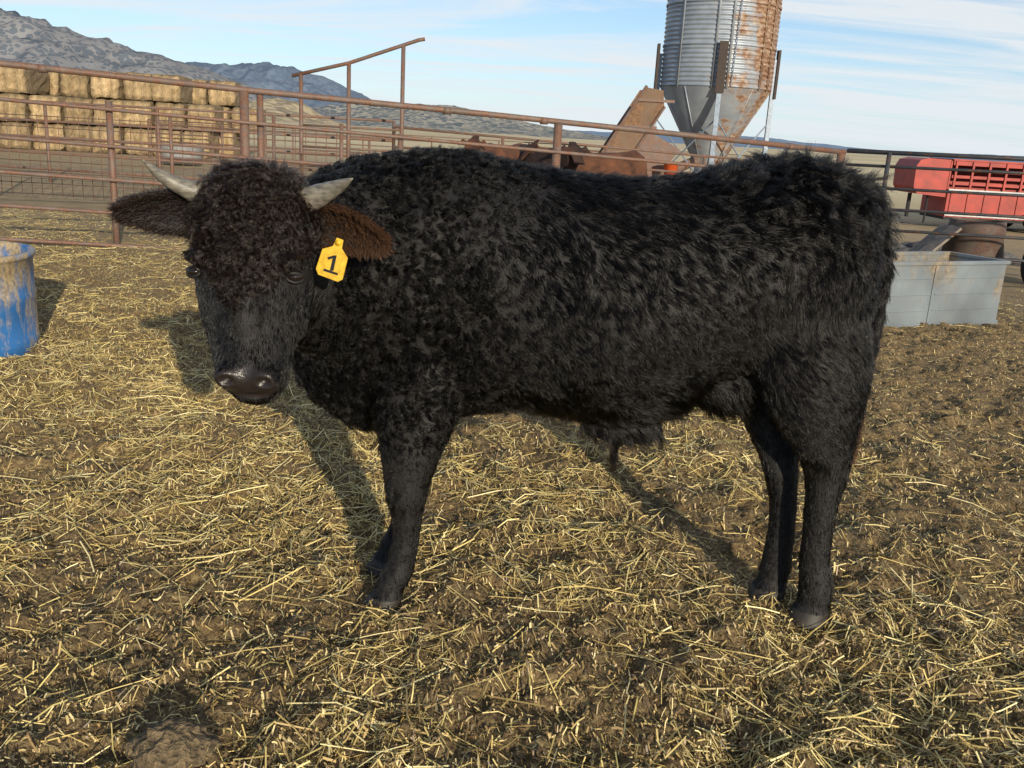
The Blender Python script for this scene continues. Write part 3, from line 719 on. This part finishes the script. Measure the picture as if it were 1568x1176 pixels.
for x in (18.3,19.3):
    for y in (y0-.22,y1+.1):
        seg=28
        for (pf,mi_) in (([(.2,-.1),(.34,-.11),(.37,-.05),(.37,.05),(.34,.11),(.2,.1)],0),([(0.0,-.05),(.2,-.07),(.21,-.1)],1)):
            v=[];f=[]
            for (r,t) in pf:
                for k in range(seg): v.append((x+r*math.cos(k/seg*6.28319),y+t,-.66+r*math.sin(k/seg*6.28319)))
            for i in range(len(pf)-1):
                for k in range(seg): k2=(k+1)%seg; f.append((i*seg+k,i*seg+k2,(i+1)*seg+k2,(i+1)*seg+k))
            b.add(v,f,mi_)
b.obj('wheels',[M_dark,M_rim],True,tr)
# ------------------------------------------------------------ hills
def hill(name,prof,dist,depth,mat,seed,rough=1.0,sc=1.0):
    px=np.array([p[0] for p in prof])*dist/1000;pz=np.array([max(0,p[1]-1.4) for p in prof])*dist/1000
    xs=np.linspace(px[0],px[-1],260); hz=np.interp(xs,px,pz)
    kk=np.ones(7)/7; hz=np.convolve(np.pad(hz,3,'edge'),kk,'valid')
    nyy=50; t=np.linspace(0,1,nyy); prof_t=np.where(t<.6,(t/.6)**1.1,1-((t-.6)/.4)**1.5)
    X,T=np.meshgrid(xs,t); base=np.tile(hz,(nyy,1))
    Yy=dist-depth*.6+depth*T
    nz=(vn(X/dist*28,Yy/dist*28,0,seed)-.5)*.5+(vn(X/dist*75,Yy/dist*75,0,seed+1)-.5)*.28+(vn(X/dist*200,Yy/dist*200,0,seed+2)-.5)*.12
    Zz=base*prof_t[:,None]*(1+nz*rough*(1-.75*np.exp(-((T-.6)/.08)**2)))-1.5
    V=np.stack([X.ravel(),Yy.ravel(),Zz.ravel()],1); nx_=len(xs)
    i=np.arange(nx_*nyy).reshape(nyy,nx_)
    F=np.stack([i[:-1,:-1].ravel(),i[:-1,1:].ravel(),i[1:,1:].ravel(),i[1:,:-1].ravel()],1)
    fastmesh(name,V,F,mat,smooth=True)
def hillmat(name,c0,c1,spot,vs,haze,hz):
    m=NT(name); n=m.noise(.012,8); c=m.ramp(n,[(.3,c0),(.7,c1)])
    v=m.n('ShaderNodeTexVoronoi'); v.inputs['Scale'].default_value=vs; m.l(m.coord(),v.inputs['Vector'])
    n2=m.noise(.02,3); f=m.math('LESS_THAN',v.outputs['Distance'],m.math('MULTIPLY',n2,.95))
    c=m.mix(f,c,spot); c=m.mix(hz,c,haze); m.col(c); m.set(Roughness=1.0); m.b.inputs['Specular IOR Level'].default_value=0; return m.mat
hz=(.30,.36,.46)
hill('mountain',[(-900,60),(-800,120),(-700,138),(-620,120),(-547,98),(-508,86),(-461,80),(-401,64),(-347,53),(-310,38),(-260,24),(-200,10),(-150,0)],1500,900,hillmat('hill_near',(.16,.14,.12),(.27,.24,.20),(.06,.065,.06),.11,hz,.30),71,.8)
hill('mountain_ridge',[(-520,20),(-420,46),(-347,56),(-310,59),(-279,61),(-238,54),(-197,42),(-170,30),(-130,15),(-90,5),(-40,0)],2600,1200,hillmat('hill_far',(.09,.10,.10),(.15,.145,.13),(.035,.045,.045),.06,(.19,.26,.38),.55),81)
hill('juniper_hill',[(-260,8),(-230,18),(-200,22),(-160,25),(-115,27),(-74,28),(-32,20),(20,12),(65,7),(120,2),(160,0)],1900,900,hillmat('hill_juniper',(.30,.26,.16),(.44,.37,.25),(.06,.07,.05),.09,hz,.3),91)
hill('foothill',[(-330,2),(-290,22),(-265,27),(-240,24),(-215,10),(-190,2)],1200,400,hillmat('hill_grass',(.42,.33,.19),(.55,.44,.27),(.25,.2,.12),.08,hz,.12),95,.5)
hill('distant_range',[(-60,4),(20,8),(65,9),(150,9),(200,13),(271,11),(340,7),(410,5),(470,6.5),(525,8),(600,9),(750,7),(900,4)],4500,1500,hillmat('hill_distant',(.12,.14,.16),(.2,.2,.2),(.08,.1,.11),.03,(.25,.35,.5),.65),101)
# ------------------------------------------------------------ sky & sun
w=bpy.data.worlds.new('World'); S.world=w; w.use_nodes=True; nt=w.node_tree; nt.nodes.clear()
el=math.radians(15.5); az=math.radians(158)
sky=nt.nodes.new('ShaderNodeTexSky'); sky.sky_type='NISHITA'; sky.sun_disc=False; sky.sun_elevation=el; sky.sun_rotation=az; sky.altitude=1500; sky.air_density=1.0; sky.dust_density=.2; sky.ozone_density=2.5
bg=nt.nodes.new('ShaderNodeBackground'); bg.inputs[1].default_value=.135; out=nt.nodes.new('ShaderNodeOutputWorld')
tc=nt.nodes.new('ShaderNodeTexCoord'); sp=nt.nodes.new('ShaderNodeSeparateXYZ'); nt.links.new(tc.outputs['Generated'],sp.inputs[0])
def mth(op,a,b_=0):
    x=nt.nodes.new('ShaderNodeMath'); x.operation=op
    for i,v in enumerate((a,b_)):
        if isinstance(v,(int,float)): x.inputs[i].default_value=v
        else: nt.links.new(v,x.inputs[i])
    return x.outputs[0]
zz=mth('ADD',mth('MAXIMUM',sp.outputs[2],0),.10)
cb=nt.nodes.new('ShaderNodeCombineXYZ'); nt.links.new(mth('DIVIDE',sp.outputs[0],zz),cb.inputs[0]); nt.links.new(mth('DIVIDE',sp.outputs[1],zz),cb.inputs[1])
mp=nt.nodes.new('ShaderNodeMapping'); mp.inputs['Rotation'].default_value=(0,0,.3); mp.inputs['Scale'].default_value=(.42,1.5,1); mp.inputs['Location'].default_value=(.4,.2,0); nt.links.new(cb.outputs[0],mp.inputs[0])
nz=nt.nodes.new('ShaderNodeTexNoise'); nz.inputs['Scale'].default_value=1.0; nz.inputs['Detail'].default_value=10; nz.inputs['Roughness'].default_value=.6; nz.inputs['Distortion'].default_value=.8; nt.links.new(mp.outputs[0],nz.inputs['Vector'])
rp=nt.nodes.new('ShaderNodeValToRGB'); rp.color_ramp.elements[0].position=.42; rp.color_ramp.elements[1].position=.61; rp.color_ramp.elements[0].color=(.0,.0,.0,1); rp.color_ramp.elements[1].color=(.95,.95,.95,1)
nt.links.new(mth('ADD',nz.outputs[0],mth('MULTIPLY',sp.outputs[0],.10)),rp.inputs[0])
hzf=nt.nodes.new('ShaderNodeMapRange'); hzf.inputs[1].default_value=.0; hzf.inputs[2].default_value=.16; hzf.inputs[3].default_value=.75; hzf.inputs[4].default_value=0; nt.links.new(sp.outputs[2],hzf.inputs[0])
m1=nt.nodes.new('ShaderNodeMix'); m1.data_type='RGBA'; nt.links.new(hzf.outputs[0],m1.inputs[0]); nt.links.new(sky.outputs[0],m1.inputs[6]); m1.inputs[7].default_value=(4.3,5.3,6.4,1)
mx=nt.nodes.new('ShaderNodeMix'); mx.data_type='RGBA'; nt.links.new(rp.outputs[0],mx.inputs[0]); nt.links.new(m1.outputs[2],mx.inputs[6]); mx.inputs[7].default_value=(5.9,6.3,6.6,1)
nt.links.new(mx.outputs[2],bg.inputs[0]); nt.links.new(bg.outputs[0],out.inputs[0])
sl=bpy.data.lights.new('sun','SUN'); sl.energy=5.0; sl.angle=math.radians(.6); sl.color=(1,.88,.69)
so=bpy.data.objects.new('sun',sl); S.collection.objects.link(so)
sd=Vector((math.sin(az)*math.cos(el),math.cos(az)*math.cos(el),math.sin(el))); so.rotation_euler=sd.to_track_quat('Z','Y').to_euler()
# ------------------------------------------------------------ camera
cd=bpy.data.cameras.new('camera'); cd.sensor_width=36; cd.lens=32.14; cd.clip_start=.05; cd.clip_end=20000
co_=bpy.data.objects.new('camera',cd); S.collection.objects.link(co_); S.camera=co_
co_.matrix_world=Matrix.Translation((0,0,1.4))@Matrix.Rotation(math.radians(90-15.3),4,'X')@Matrix.Rotation(math.radians(3.2),4,'Z')
S.view_settings.view_transform='Standard'; S.view_settings.look='None'; S.view_settings.exposure=0
